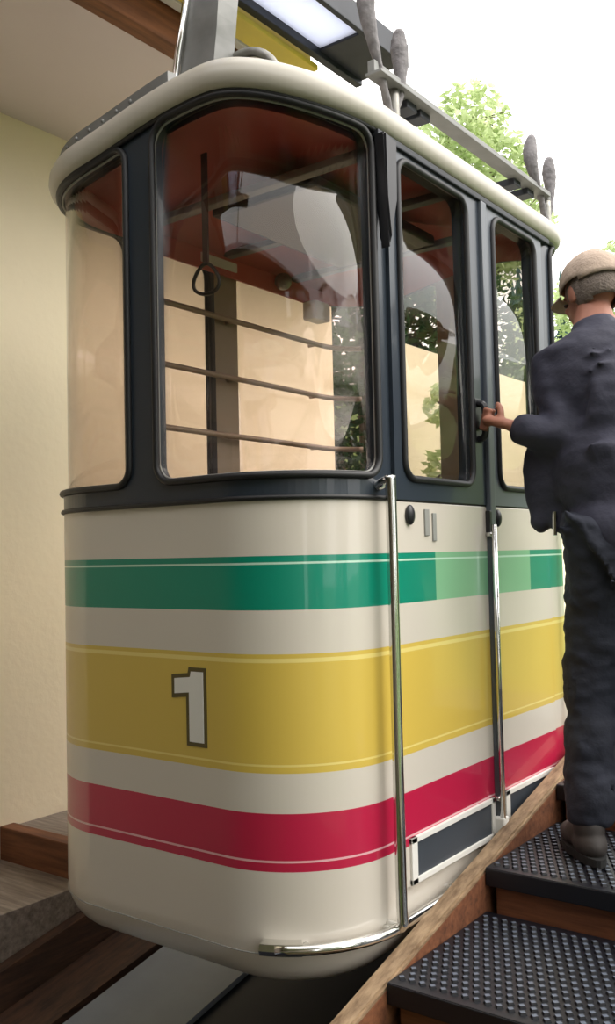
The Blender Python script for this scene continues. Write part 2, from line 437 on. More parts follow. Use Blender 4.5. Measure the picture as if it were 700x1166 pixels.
# doors
for i, (y0, y1) in enumerate(((2.145, 2.712), (2.728, 3.20))):
    d = bpy.data.objects.new('door', None); COL.objects.link(d); d.parent = cab; d.matrix_parent_inverse = Matrix.Translation((-CX, -CY, -0.7))
    s0, s1 = sY(y0), sY(y1)
    bm = bmesh.new(); X = CX + A
    box(bm, X - 0.01, X + 0.008, y0, y1, 0.86, ZB - 0.005, 0.003); cobj('door_skin', bm, 'paint', d)
    w = WIN[2 + i]; fo = 0.012
    bm = bmesh.new(); ss = winsamples(w[1], w[2], w[3])
    strip(bm, lin(s0, w[1], 0.03), lambda s: ZB, lambda s: 2.878, fo); strip(bm, lin(w[2], s1, 0.03), lambda s: ZB, lambda s: 2.878, fo)
    strip(bm, ss, lambda s: ZB, lambda s: win_lohi(w, s)[0], fo); strip(bm, ss, lambda s: win_lohi(w, s)[1], lambda s: 2.878, fo)
    bmesh.ops.remove_doubles(bm, verts=bm.verts, dist=0.0004)
    fr = cobj('door_frame', bm, 'char' if i == 0 else 'doorframe', d, recalc=False)
    md = fr.modifiers.new('thick', 'SOLIDIFY'); md.thickness = 0.018; md.offset = -1
    bm = bmesh.new(); strip(bm, ss, lambda s: win_lohi(w, s)[0] + 0.001, lambda s: win_lohi(w, s)[1] - 0.001, -0.004)
    g = cobj('window_pane', bm, 'clear', d, smooth=True, recalc=False)
    md = g.modifiers.new('thick', 'SOLIDIFY'); md.thickness = 0.005; md.offset = 0
    out = [P(s, 0.014, win_lohi(w, s)[0]) for s in ss] + [P(s, 0.014, win_lohi(w, s)[1]) for s in ss[::-1]]
    bm = bmesh.new(); tube(bm, out, 0.010, 8, closed=True); cobj('window_seal', bm, 'rubber', d, smooth=True)
    # lock and small grip
    ly = 2.215 if i == 0 else 2.765
    bm = bmesh.new()
    ell(bm, (X + 0.014, ly, 1.852), (0.012, 0.019, 0.028), None, 16, 10); cobj('lock', bm, 'black', d, smooth=True)
    if i == 0:
        bm = bmesh.new(); box(bm, X + 0.008, X + 0.013, 2.30, 2.325, 1.795, 1.87, 0.002); box(bm, X + 0.008, X + 0.013, 2.345, 2.365, 1.78, 1.86, 0.002)
        plabel(cobj('pull_recess', bm, 'bead', d), 'two small grey marks beside the lock')
        bm = bmesh.new(); box(bm, X + 0.008, X + 0.024, 2.688, 2.705, 1.80, 1.875, 0.003); cobj('latch', bm, 'black', d)
        bm = bmesh.new(); tube(bm, bez([(X + 0.01, 2.645, 2.21), (X + 0.038, 2.645, 2.195), (X + 0.038, 2.645, 2.11), (X + 0.01, 2.645, 2.095)], 6), 0.011, 10)
        box(bm, X + 0.008, X + 0.016, 2.625, 2.672, 2.085, 2.225, 0.003); cobj('door_handle', bm, 'black', d)
    # step box: white frame round a dark inset
    a0, a1 = (2.175, 2.68) if i == 0 else (2.76, 3.17)
    bm = bmesh.new(); t_ = 0.016
    for q in ((a0, a1, 0.862, 0.862 + t_), (a0, a1, 0.97, 0.97 + t_), (a0, a0 + 0.03, 0.862, 0.97 + t_), (a1 - 0.02, a1, 0.862, 0.97 + t_)):
        box(bm, X + 0.006, X + 0.016, *q, 0.002)
    fr2 = cobj('kick_panel_frame', bm, 'white', d)
    bm = bmesh.new(); box(bm, X + 0.006, X + 0.011, a0 + 0.03, a1 - 0.02, 0.878, 0.97); cobj('kick_panel', bm, 'navy', d)
X = CX + A
bm = bmesh.new(); box(bm, X + 0.004, X + 0.024, 2.695, 2.735, 0.90, 2.87, 0.006); plabel(cobj('door_mullion', bm, 'doorframe'), 'grey upright between the two doors')
bm = bmesh.new(); tube(bm, [(X + 0.036, 2.69, 1.83), (X + 0.036, 2.69, 0.92)], 0.009, 10)
for z in (1.8, 0.98): tube(bm, [(X + 0.01, 2.69, z), (X + 0.036, 2.69, z)], 0.008, 8)
cobj('door_rod', bm, 'chrome', smooth=True)
bm = bmesh.new(); box(bm, X + 0.008, X + 0.045, 2.675, 2.715, 0.84, 0.925, 0.006); cobj('rod_foot', bm, 'white')
bm = bmesh.new(); box(bm, X + 0.0, X + 0.022, 2.09, 3.26, 2.868, 2.888, 0.004); cobj('door_track', bm, 'darksteel')
# black tapered door stop hanging from the roof
bm = bmesh.new(); prism(bm, [(2.085, 2.875), (2.15, 2.865), (2.145, 2.70), (2.105, 2.56), (2.095, 2.70)], 0, X + 0.008, X + 0.045)
bmesh.ops.bevel(bm, geom=list(bm.edges), offset=0.006, segments=2, affect='EDGES')
cobj('door_bumper', bm, 'black')
# far corner drop pole
bm = bmesh.new(); tube(bm, bez([(X - 0.01, 3.30, 1.88), (X + 0.04, 3.30, 1.87), (X + 0.045, 3.30, 1.80), (X + 0.045, 3.30, 0.95), (X + 0.04, 3.30, 0.85), (X - 0.01, 3.30, 0.84)], 6), 0.013, 12); cobj('grab_pole', bm, 'chrome', smooth=True)
# near grab pole
bm = bmesh.new(); yy = 2.072
tube(bm, bez([(X + 0.0, yy, 1.925), (X + 0.035, yy, 1.935), (X + 0.042, yy, 1.90), (X + 0.042, yy, 1.4), (X + 0.042, yy, 0.88), (X + 0.042, yy, 0.80), (X + 0.0, yy, 0.79)], 8), 0.0145, 14)
plabel(cobj('grab_pole', bm, 'chrome', smooth=True), 'chrome grab pole nearest the front corner')
# low bumper rail round the near corner
bm = bmesh.new()
tube(bm, [P(s, 0.03, 0.79) for s in lin(0.40, sY(3.2), 0.03)], 0.0135, 12)
for s in (0.47, 0.70, sY(2.4), sY(2.95)): tube(bm, [P(s, -0.01, 0.79), P(s, 0.03, 0.79)], 0.009, 8)
br = cobj('bumper_rail', bm, 'chrome', smooth=True)
bm = bmesh.new(); 
ssx = lin(0.365, 0.46, 0.01); rows = []
for s in ssx:
    rows.append([bm.verts.new(P(s, o, z)) for o, z in ((0.0, 0.776), (0.034, 0.776), (0.042, 0.79), (0.034, 0.804), (0.0, 0.804))])
for i in range(len(rows) - 1):
    for k in range(5): bm.faces.new((rows[i][k], rows[i + 1][k], rows[i + 1][(k + 1) % 5], rows[i][(k + 1) % 5]))
bm.faces.new(rows[0]); bm.faces.new(rows[-1][::-1]); cobj('rail_end', bm, 'chrome', br)
# left grab pole foot seen past the front left corner
bm = bmesh.new(); X2 = CX - A
tube(bm, bez([(X2 + 0.02, 2.2, 1.88), (X2 - 0.02, 2.2, 1.86), (X2 - 0.03, 2.2, 1.7), (X2 - 0.03, 2.2, 0.9), (X2 - 0.0, 2.2, 0.84)], 6), 0.012, 10); cobj('grab_pole', bm, 'chrome', smooth=True)

# numeral 1
one = [(0.42, 0), (1.0, 0), (1.0, 2.62), (0.50, 2.62), (0.47, 2.42), (0.0, 2.34), (0.0, 1.55), (0.42, 1.62)]
def numeral(k, y, grow):
    w, h = 0.126, 0.205; cxn, czn = -1.800, 1.256
    pts = [(p[0] * w, p[1] * h / 2.62) for p in one]; n = len(pts); out = []
    for i in range(n):
        a, b, c2 = Vector(pts[i - 1]), Vector(pts[i]), Vector(pts[(i + 1) % n])
        e1 = (b - a).normalized(); e2 = (c2 - b).normalized(); n1 = Vector((e1.y, -e1.x)); n2 = Vector((e2.y, -e2.x))
        m_ = (n1 + n2); m_ = m_ / max(0.3, m_.dot(n1)); q = b + m_ * grow
        out.append((cxn + q.x, czn + q.y))
    b_ = bmesh.new(); prism(b_, out, 1, y, CY - B_ + 0.001); return b_
n1 = cobj('number_outline', numeral(0, CY - B_ - 0.0012, 0.0), 'outline')
n2 = cobj('number_face', numeral(1, CY - B_ - 0.0022, -0.011), 'white', n1); plabel(n2, 'white figure 1')

# hanger
bm = bmesh.new()
def sweep_rect(bm, pts, w, d):
    pts = [Vector(p) for p in pts]; prev = None
    for i, p in enumerate(pts):
        t = (pts[min(i + 1, len(pts) - 1)] - pts[max(i - 1, 0)]).normalized()
        u = Vector((1, 0, 0)); u = (u - t * u.dot(t)).normalized(); v = t.cross(u)
        r = [bm.verts.new(p + u * a * w + v * b * d) for a, b in ((-1, -1), (1, -1), (1, 1), (-1, 1))]
        if prev:
            for k in range(4): bm.faces.new((prev[k], prev[(k + 1) % 4], r[(k + 1) % 4], r[k]))
        else: bm.faces.new(r[::-1])
        prev = r
    bm.faces.new(prev)
for sgn in (-1,):
    bm = bmesh.new(); yb = lambda y: CY + sgn * (CY - y)
    sweep_rect(bm, bez([(-1.80, yb(1.95), 3.045), (-1.782, yb(1.952), 3.2), (-1.76, yb(1.965), 3.45), (-1.80, yb(2.15), 4.3), (-1.84, yb(2.5), 4.85), (-1.85, CY, 4.95)], 6), 0.066, 0.04)
    hg = cobj('hanger_leg', bm, 'greysteel')
    bm = bmesh.new(); box(bm, -1.90, -1.70, yb(1.95) - 0.05, yb(1.95) + 0.05, 3.035, 3.085, 0.008); cobj('foot_plate', bm, 'steel', hg)
    bm = bmesh.new(); tube(bm, bez([(-1.865, yb(1.90), 3.05), (-1.86, yb(1.90), 3.15), (-1.82, yb(1.9), 3.32), (-1.80, yb(1.94), 3.6)], 6), 0.011, 10)
    cobj('cable_conduit', bm, 'chrome', hg, smooth=True)
    bm = bmesh.new(); tube(bm, [(-1.895, yb(1.87), 3.07), (-1.82, yb(1.87), 3.07)], 0.022, 12); ell(bm, (-1.865, yb(1.88), 3.11), (0.022,) * 3, None, 12, 8); cobj('shackle', bm, 'chrome', hg, smooth=True)
# dark ventilator with a pale hoop
bm = bmesh.new(); rows = []
N_ = 20
pts = [(-1.70 - 0.125 * math.cos(PI * k / N_), 3.06 + 0.115 * math.sin(PI * k / N_)) for k in range(N_ + 1)]
prism(bm, pts, 1, 2.02, 2.22); vt = cobj('roof_ventilator', bm, 'black')
bm = bmesh.new(); tube(bm, [(-1.70 - 0.145 * math.cos(PI * k / N_), 2.0, 3.045 + 0.145 * math.sin(PI * k / N_)) for k in range(N_ + 1)], 0.013, 10); cobj('hoop', bm, 'steel', vt, smooth=True)

# roof rack: a separate framework bolted to the roof
for x in (-1.385, -2.395):
    bm = bmesh.new(); box(bm, x - 0.012, x + 0.012, 2.20, 3.48, 3.115, 3.15, 0.003); box(bm, x - 0.02, x + 0.035, 2.2, 3.42, 3.108, 3.117, 0.002)
    rk = cobj('rack_rail', bm, 'greysteel')
    for y in (2.32, 3.46):
        bm = bmesh.new()
        tube(bm, bez([(x, y, 2.93), (x, y, 3.02), (x, y, 3.11)], 4), 0.018, 10)
        cobj('rack_post', bm, 'steel', rk, smooth=True)
        for dy, h in () if x < -2 else ((-0.13, 0.38 if y < 3 else 0.27), (0.045, 0.25 if y < 3 else 0.24)):
            bm = bmesh.new()
            pp = bez([(x, y - 0.02, 3.02), (x + 0.008, y + dy * 0.55, 3.10), (x, y + dy, 3.06 + h * 0.55), (x - 0.004, y + dy * 1.02, 3.06 + h * 0.8), (x, y + dy * 0.95, 3.06 + h)], 6)
            n_ = len(pp); rad = []
            for k in range(n_):
                t = k / (n_ - 1); rad.append(0.012 + 0.015 * max(0, math.sin(PI * min(1, max(0, (t - 0.35) / 0.65)))) ** 0.8 + 0.001 * math.sin(k * 2.3))
            tube(bm, pp, rad, 10)
            plabel(cobj('guide_finger', bm, 'weather', rk, smooth=True), 'weathered club-shaped guide finger')
for y in (2.42, 2.50, 3.18, 3.30):
    bm = bmesh.new(); box(bm, -2.40, -1.38, y - 0.03, y + 0.03, 3.085, 3.11, 0.003); cobj('rack_crossbar', bm, 'darksteel')

# ropes overhead
for x, lab in ((-1.85, 'steel track rope the cable car hangs from'),):
    bm = bmesh.new(); tube(bm, [(x, -2.4, 4.15), (x, CY, 4.97), (x, 14, 7.6)], 0.02, 10); tag(obj('track_rope', bm, 'steel', smooth=True), lab, 'rope')

# ------------------------------------------------------------------ station
WX = -3.4
bm = bmesh.new(); box(bm, WX - 0.2, WX, 0.9, 4.85, -0.8, 3.69); struct('wall_left', bm, 'wallp')
bm = bmesh.new(); box(bm, WX - 0.2, WX, -4.6, 0.9, -0.8, 3.69); struct('wall_left_unseen', bm, 'backw')  # unseen end of the left wall, made dark to weaken cabin reflections
bm = bmesh.new(); box(bm, -3.6, -3.4, 5.65, 9.5, -0.8, 3.25); struct('wall_annex', bm, 'wallp')
bm = bmesh.new(); box(bm, WX - 0.2, -2.50, -4.6, 4.85, 3.69, 3.85); struct('ceiling', bm, 'ceil')
bm = bmesh.new(); box(bm, -2.50, -2.42, -4.6, 4.85, 3.675, 3.87, 0.006); struct('trim_1', bm, 'beam')
bm = bmesh.new(); box(bm, -2.42, 3.4, -4.6, 0.3, 3.69, 3.85); struct('ceiling_unseen', bm, 'ceil')  # unseen roof, added to keep sky out of the front window's reflection
bm = bmesh.new(); box(bm, WX - 0.2, 6.4, -4.8, -4.6, -0.8, 5.0); struct('wall_back', bm, 'backw')
bm = bmesh.new(); box(bm, 7.9, 11.0, -4.8, -4.6, -0.8, 5.0); struct('wall_right', bm, 'backw')
# louvre beside the beam
lv = thing('louvre_panel', 'louvre of white slats over black beside the brown ceiling beam', 'louvre', loc=(-2.4, 2.5, 3.95))
def wpart(name, bm, m, parent, smooth=False, lab=None):
    o = obj(name, bm, m, None, smooth); o.parent = parent; o.matrix_parent_inverse = Matrix.Translation([-v for v in parent.location])
    if lab: plabel(o, lab)
    return o
bm = bmesh.new(); box(bm, -2.42, -2.10, 1.2, 3.0, 3.86, 3.88); wpart('backing', bm, 'black', lv)
for k in range(4):
    bm = bmesh.new(); x = -2.405 + 0.075 * k; box(bm, x, x + 0.04, 1.2, 3.0, 3.80, 3.855, 0.003); wpart('slat', bm, 'white', lv)
# overhead panel on a yellow girder
ov = thing('overhead_panel', 'pale blue overhead panel in a black frame beside a yellow girder', 'panel', loc=(-1.84, 2.2, 3.6))
bm = bmesh.new(); box(bm, -1.93, -1.74, 1.3, 2.72, 3.60, 3.62); wpart('pale_sheet', bm, 'panel', ov)
bm = bmesh.new(); box(bm, -1.96, -1.93, 1.3, 3.0, 3.57, 3.66, 0.003); box(bm, -1.74, -1.72, 1.3, 3.0, 3.57, 3.66, 0.003); box(bm, -1.95, -1.73, 2.72, 3.0, 3.59, 3.65, 0.003); wpart('black_frame', bm, 'darksteel', ov)
bm = bmesh.new(); box(bm, -2.055, -1.962, 1.3, 2.75, 3.54, 3.56, 0.002); box(bm, -2.01, -1.995, 1.3, 2.75, 3.56, 3.67); wpart('yellow_girder', bm, 'yellow', ov)
# joist that carries louvre and panel
bm = bmesh.new(); box(bm, -2.5, -1.5, 1.22, 1.34, 3.67, 3.80, 0.005); struct('trim_2', bm, 'beam')

# ------------------------------------------------------------------ steps, boards, slot
SL = 0.124 / 0.545
def zs(y): return 0.685 + 0.235 * (y - 1.753)
mats = []
for k in range(-1, 3):
    yf = 2.46 + 0.53 * k; zt = 0.857 + 0.122 * k
    xr = 0.9
    bm = bmesh.new(); box(bm, -1.205, xr, yf, yf + 0.529, zt - 0.40, zt - 0.022, 0.006)
    where = {-4: 'lowest', 4: 'topmost'}.get(k)
    lab = ('brown wooden step under the mat nearest the camera' if k == -1 else 'brown wooden step the man stands on' if k == 0 else
           'brown wooden step %s' % ('just above the one the man stands on' if k == 1 else 'lower on the right-hand stairs, towards the camera' if k < 0 else 'high on the right-hand stairs, past the man'))
    s_ = tag(obj('stair_step', bm, 'riser'), lab, 'step', 'steps of the right-hand stairs')
    bm = bmesh.new(); box(bm, -1.225, xr, yf - 0.02, yf + 0.51, zt - 0.022, zt - 0.004, 0.003)
    box(bm, -1.225, xr, yf - 0.022, yf - 0.004, zt - 0.055, zt - 0.006, 0.003)
    if k in (-1, 0, 1):
        for i in range(int(1.6 / 0.028)):
            for j in range(17):
                x = -1.205 + 0.028 * (i + 0.5 * (j % 2)); y = yf + 0.005 + 0.028 * j + 0.01; r = 0.0115; zz = zt - 0.004; h = 0.006
                v = [bm.verts.new((x + r * a, y + r * b, zz - 0.001)) for a, b in ((1, 0), (0, 1), (-1, 0), (0, -1))]
                u = [bm.verts.new((x + r * .7 * a, y + r * .7 * b, zz + h)) for a, b in ((1, 0), (0, 1), (-1, 0), (0, -1))]
                for q in range(4): bm.faces.new((v[q], v[(q + 1) % 4], u[(q + 1) % 4], u[q]))
                bm.faces.new(u).material_index = 1
    lab = ('studded black rubber mat in the lower right corner, nearest the camera' if k == -1 else 'studded black rubber mat under the man\'s shoes' if k == 0 else
           'black rubber mat on the step %s' % ('just above the one the man stands on' if k == 1 else 'lower on the right-hand stairs, towards the camera' if k < 0 else 'high on the right-hand stairs, past the man'))
    o = tag(obj('rubber_mat', bm, 'mat'), lab, 'mat', 'rubber mats on the right-hand stairs'); o.data.materials.append(M['stud'])
# edge board along the slot
bm = bmesh.new(); prism(bm, [(-0.6, zs(-0.6) - 0.28), (-0.6, zs(-0.6)), (3.9, zs(3.9)), (3.9, zs(3.9) - 0.28)], 0, -1.285, -1.23)
bmesh.ops.bevel(bm, geom=list(bm.edges), offset=0.006, segments=2, affect='EDGES')
tag(obj('edge_board', bm, 'stringer'), 'sloping weathered wooden edge board between cabin and rubber-matted steps', 'board')
bm = bmesh.new(); prism(bm, [(-0.6, zs(-0.6) - 0.4), (-0.6, zs(-0.6) - 0.012), (3.7, zs(3.7) - 0.012), (3.7, zs(3.7) - 0.4)], 0, -1.2285, -1.2265)
tag(obj('trim_board', bm, 'riser'), 'thin brown board between weathered edge board and matted steps', 'board')
# slot floor, sloped with the stairs
def zp(y): return 0.20 + 0.20 * (y - 2.0)
def sheet(name, x0, x1, m, lift=0.0, lab=None):
    bm = bmesh.new(); prism(bm, [(-2.5, zp(-2.5) - 0.05 + lift), (-2.5, zp(-2.5) + lift), (5.2, zp(5.2) + lift), (5.2, zp(5.2) - 0.05 + lift)], 0, x0, x1)
    return struct(name, bm, m)
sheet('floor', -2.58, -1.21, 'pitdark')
bm = bmesh.new(); prism(bm, [(-2.5, zp(-2.5) + 0.002), (-2.5, zp(-2.5) + 0.022), (5.2, zp(5.2) + 0.022), (5.2, zp(5.2) + 0.002)], 0, -2.56, -2.17)
tag(obj('metal_channel', bm, 'pitgrey'), 'long flat grey metal strip sloping under the cabin', 'metal strip')
bm = bmesh.new(); prism(bm, [(-2.5, zp(-2.5) - 0.3), (-2.5, zp(-2.5) + 0.03), (5.2, zp(5.2) + 0.03), (5.2, zp(5.2) - 0.3)], 0, -2.80, -2.585)
tag(obj('side_plank', bm, 'pitwood'), 'dark brown sloping plank beside the grey metal strip', 'plank')
bm = bmesh.new(); prism(bm, [(-2.5, zp(-2.5) - 0.3), (-2.5, zp(-2.5) + 0.16), (5.2, zp(5.2) + 0.16), (5.2, zp(5.2) - 0.3)], 0, -2.86, -2.81)
tag(obj('side_plank', bm, 'pitwood'), 'upright dark brown board edging the left-hand steps', 'plank')
# left steps
for k in range(-5, 6):
    yf = 2.36 + 0.6 * k; zt = 0.64 + 0.122 * k
    nm = {0: 'weathered step ending in the thick brown beam beside the cream wall', -1: 'weathered step just below the thick brown beam at the left edge'}.get(k, 'weathered step %s the cream wall' % ('farther up beside' if k > 0 else 'farther down towards the camera beside'))
    t = thing('boarded_step', nm, 'step', 'steps along the cream wall', loc=(-3.1, yf, zt))
    bm = bmesh.new(); box(bm, WX + 0.004, -2.865, yf + 0.05, yf + 0.66, zt - 0.35, zt - 0.0, 0.004); wpart('tread', bm, 'boards', t)
    bm = bmesh.new(); box(bm, WX + 0.002, -2.865, yf, yf + 0.07, zt - 0.30, zt + 0.012, 0.006); wpart('nosing_beam', bm, 'riser', t)
# ground
def ground(name, x0, x1, y0, y1, zf, m, n=40):
    bm = bmesh.new(); V = []
    for i in range(n + 1):
        row = []
        for j in range(n + 1):
            x = x0 + (x1 - x0) * i / n; y = y0 + (y1 - y0) * j / n
            row.append(bm.verts.new((x, y, zf(x, y))))
        V.append(row)
    for i in range(n):
        for j in range(n): bm.faces.new((V[i][j], V[i + 1][j], V[i + 1][j + 1], V[i][j + 1]))
    o = obj(name, bm, m, smooth=True); o['kind'] = 'structure'; return o
ground('floor_ground', -60, 60, -20, 90, lambda x, y: (-0.55 + 0.05 * max(0, y - 5) + 0.25 * noise.noise(Vector((x * .2, y * .2, 0))) + 0.00 * x + 6 * max(0, (y - 28) / 30) ** 1.3) if True else 0, 'grass', 70)
bm = bmesh.new(); box(bm, 0.9, 1.6, -2.6, 5.3, -0.6, 0.3); struct('floor_side', bm, 'earth')

# ------------------------------------------------------------------ vegetation
def crown(centres, n, size, m, parent, name='foliage', seed=1):
    rnd = random.Random(seed); vs = []; fs = []
    tot = sum(c[1] ** 2 for c in centres)
    for c, r in centres:
        for _ in range(int(n * r * r / tot)):
            d = Vector((rnd.gauss(0, 1), rnd.gauss(0, 1), rnd.gauss(0, 1))).normalized() * r * rnd.uniform(0.45, 1.0) ** 0.6
            p = Vector(c) + d
            a = Vector((rnd.gauss(0, 1), rnd.gauss(0, 1), rnd.gauss(0, .6))).normalized(); b = a.cross(Vector((rnd.gauss(0, 1), rnd.gauss(0, 1), rnd.gauss(0, 1)))).normalized()
            l = size * rnd.uniform(0.6, 1.3); w = l * 0.45; i = len(vs)
            vs += [p - a * l * .5, p + b * w * .5, p + a * l * .5, p - b * w * .5]; fs.append((i, i + 1, i + 2, i + 3))
    me = bpy.data.meshes.new(name); me.from_pydata([tuple(v - parent.location) for v in vs], [], fs)
    o = link(name, me, m, parent); return o
def tree(loc, h, blobs, n, size, m, label, seed, group=None, trunk=0.12, name='leafy_tree'):
    t = thing(name, label, 'tree', group, loc=loc); L = Vector(loc)
    bm = bmesh.new(); rnd = random.Random(seed)
    tube(bm, bez([L * 0 + Vector((0, 0, -0.1)), Vector((0.05, 0, h * .4)), Vector((-0.05, 0.05, h * .85))], 4), [trunk * (1 - 0.07 * k) for k in range(9)], 8)
    for c, r in blobs:
        e = Vector(c) - L; st_ = Vector((0, 0, max(0.3, min(e.z * 0.6, h * .7))))
        tube(bm, bez([st_, (st_ + e) * .5 + Vector((0, 0, .1)), e], 4), [trunk * .4 * (1 - .08 * k) for k in range(9)], 6)
        for _ in range(5):
            d = Vector((rnd.gauss(0, 1), rnd.gauss(0, 1), rnd.gauss(0, 1))).normalized() * r * .9
            tube(bm, [e, e + d], [trunk * .12, trunk * .04], 5)
    obj('trunk', bm, 'bark', t, smooth=True)
    crown(blobs, n, size, m, t, seed=seed)
    return t
tree((-5.5, 10.8, -0.3), 8.0, [((-5.3, 10.8, 7.3), 0.5), ((-5.55, 10.6, 6.7), 0.75), ((-6.0, 10.4, 6.2), 0.75), ((-5.05, 10.9, 6.6), 0.55), ((-4.9, 11.0, 5.9), 0.6), ((-5.5, 10.6, 5.6), 0.9), ((-6.5, 10.3, 6.9), 0.4)], 9000, 0.13, 'leafpale', 'pale green leafy tree against the bright sky above the roof', 3)
tree((-4.1, 14.0, -0.3), 5.0, [((-4.9, 14.2, 5.6), 0.7), ((-4.3, 14.0, 6.0), 0.5), ((-5.6, 14.2, 5.0), 0.9), ((-4.4, 14.0, 4.5), 0.9)], 4000, 0.14, 'leafpale', 'low pale bushy tree just beyond the far end of the roof', 5)
tree((-4.7, 7.2, -0.5), 4.6, [((-4.7, 7.2, 3.9), 1.0), ((-4.5, 8.6, 3.8), .9), ((-4.6, 6.1, 3.3), .9), ((-4.9, 7.4, 4.9), .8)], 8000, 0.12, 'leafdark', 'dark green tree standing behind the cream annex wall', 8)
tree((-3.9, 5.3, -0.5), 2.6, [((-3.85, 5.25, 1.6), .38), ((-3.85, 5.3, 2.3), .38), ((-3.9, 5.2, 3.0), .42), ((-3.9, 5.3, 1.0), .35)], 4000, 0.08, 'leafdark', 'narrow dark shrub in the gap where the cream wall ends, seen through the cabin', 9)
tree((-3.08, 5.74, -0.5), 2.6, [((-3.08, 5.74, 2.3), .17), ((-3.10, 5.78, 1.95), .2), ((-3.06, 5.7, 2.75), .16), ((-3.08, 5.78, 1.5), .2)], 700, 0.10, 'leafpale', 'small sunlit yellow-green shrub before the cream annex wall', 10)
refl = [((2.6, 6.6, -0.5), 4.5, 1.15), ((6.2, 6.4, -0.5), 5.2, 1.3), ((6.8, 2.4, -0.5), 5.5, 1.4), ((6.2, -1.4, -0.5), 5.0, 1.3)]
for i, (l, h, r) in enumerate(refl):
    x, y, z = l
    tree(l, h, [((x, y, h * .75), r), ((x + .8, y + .3, h * .5), r * .8), ((x - .7, y, h * .45), r * .75), ((x, y - .4, 1.0), r * .8)], 7000, 0.16, 'leafmid' if i % 2 else 'leafdark',
         'bushy tree on the open right-hand side of the stairs, mirrored in the door glass', 20 + i, 'trees beside the stairs', name='bushy_tree')
# distant conifers
rnd = random.Random(4)
for i in range(16):
    x = -19.5 + i * 1.2 + rnd.uniform(-.06, .06); y = 40 + rnd.uniform(-1.5, 1.5); zb = 10.5 - 0.05 * i; h = 4.1 + rnd.uniform(-.6, 1.0)
    t = thing('conifer', 'bluish distant conifer on the hilltop at the right edge', 'tree', 'distant conifers', loc=(x, y, zb))
    bm = bmesh.new(); tube(bm, [(0, 0, -4), (0, 0, h * .9)], [.18, .04], 6); obj('trunk', bm, 'bark', t)
    bm = bmesh.new(); nl = 11
    for k in range(nl):
        z = h * (0.1 + 0.82 * k / nl); r = 0.5 * (1 - k / nl) + 0.06; m_ = 12
        c_ = bm.verts.new((0, 0, z + 0.5)); rg = [bm.verts.new((r * (1 if q % 2 else .6) * rnd.uniform(.8, 1.1) * math.cos(2 * PI * q / m_), r * (1 if q % 2 else .6) * math.sin(2 * PI * q / m_), z - .1 * (q % 2))) for q in range(m_)]
        for q in range(m_): bm.faces.new((c_, rg[q], rg[(q + 1) % m_]))
    obj('needles', bm, 'conifer', t)
# hill under the conifers
bm = bmesh.new(); V = []
for i in range(41):
    x = -46 + 1.9 * i; V.append([bm.verts.new((x, y, z + 1.0 * noise.noise(Vector((x * .15, y * .1, 3))))) for y, z in ((26, -2), (30, 2.5), (34, 6.5), (38, 9.6), (42, 10.2), (50, 10.4))])
for i in range(40):
    for k in range(5): bm.faces.new((V[i][k], V[i + 1][k], V[i + 1][k + 1], V[i][k + 1]))
o = obj('floor_hill', bm, 'grass', smooth=True); o['kind'] = 'structure'
# boulders past the man
for i, (x, y, z, r) in enumerate(((-1.66, 5.02, 0.92, .14), (-1.50, 5.35, 0.98, .12))):
    bm = bmesh.new(); vs_ = ell(bm, (0, 0, 0), (r * 1.2, r, r * .8), None, 14, 10)
    for v in vs_: v.co *= 1 + .25 * noise.noise(v.co * 9 + Vector((i * 5, 0, 0)))
    o = obj('rock', bm, 'earth', smooth=True); o.location = (x, y, z)
    tag(o, ('larger' if i == 0 else 'smaller') + ' pale rock on the ground past the man\'s legs', 'rock')

# ------------------------------------------------------------------ the man
def skinned(verts, edges, radii, sub=2, root=0):
    me = bpy.data.meshes.new('tmp'); me.from_pydata(verts, edges, [])
    o = bpy.data.objects.new('tmp', me); COL.objects.link(o)
    md = o.modifiers.new('s', 'SKIN'); md.use_smooth_shade = True
    if not me.skin_vertices: me.attributes if False else None
    for i, v in enumerate(me.skin_vertices[0].data):
        r = radii[i]; v.radius = r if isinstance(r, tuple) else (r, r); v.use_root = (i == root)
    sb = o.modifiers.new('u', 'SUBSURF'); sb.levels = sub; sb.render_levels = sub
    dg = bpy.context.evaluated_depsgraph_get(); dg.update()
    ev = o.evaluated_get(dg); out = bpy.data.meshes.new_from_object(ev)
    bpy.data.objects.remove(o); bpy.data.meshes.remove(me)
    return out
def fuse(name, meshes, extra, voxel, m, parent, smooth_it=4, disp=0.0, dscale=9.0):
    bm = bmesh.new()
    for me in meshes: bm.from_mesh(me); bpy.data.meshes.remove(me)
    if extra: extra(bm)
    bmesh.ops.recalc_face_normals(bm, faces=bm.faces)
    me = bpy.data.meshes.new('tmp'); bm.to_mesh(me); bm.free()
    o = bpy.data.objects.new('tmp', me); COL.objects.link(o)
    r = o.modifiers.new('r', 'REMESH'); r.mode = 'VOXEL'; r.voxel_size = voxel; r.use_smooth_shade = True
    s = o.modifiers.new('sm', 'SMOOTH'); s.iterations = smooth_it; s.factor = 0.5
    dg = bpy.context.evaluated_depsgraph_get(); dg.update()
    out = bpy.data.meshes.new_from_object(o.evaluated_get(dg)); bpy.data.objects.remove(o)
    if disp:
        for v in out.vertices:
            p = v.co; k = noise.noise(Vector((p.x * dscale, p.y * dscale, p.z * dscale * 1.4))) + .5 * noise.noise(Vector((p.x * dscale * 2.2, p.y * dscale * 2.2, p.z * dscale * 3.5)))
            v.co = p + v.normal * disp * k
    out.polygons.foreach_set('use_smooth', [True] * len(out.polygons))
    out.materials.clear()
    return link(name, out, m, parent)

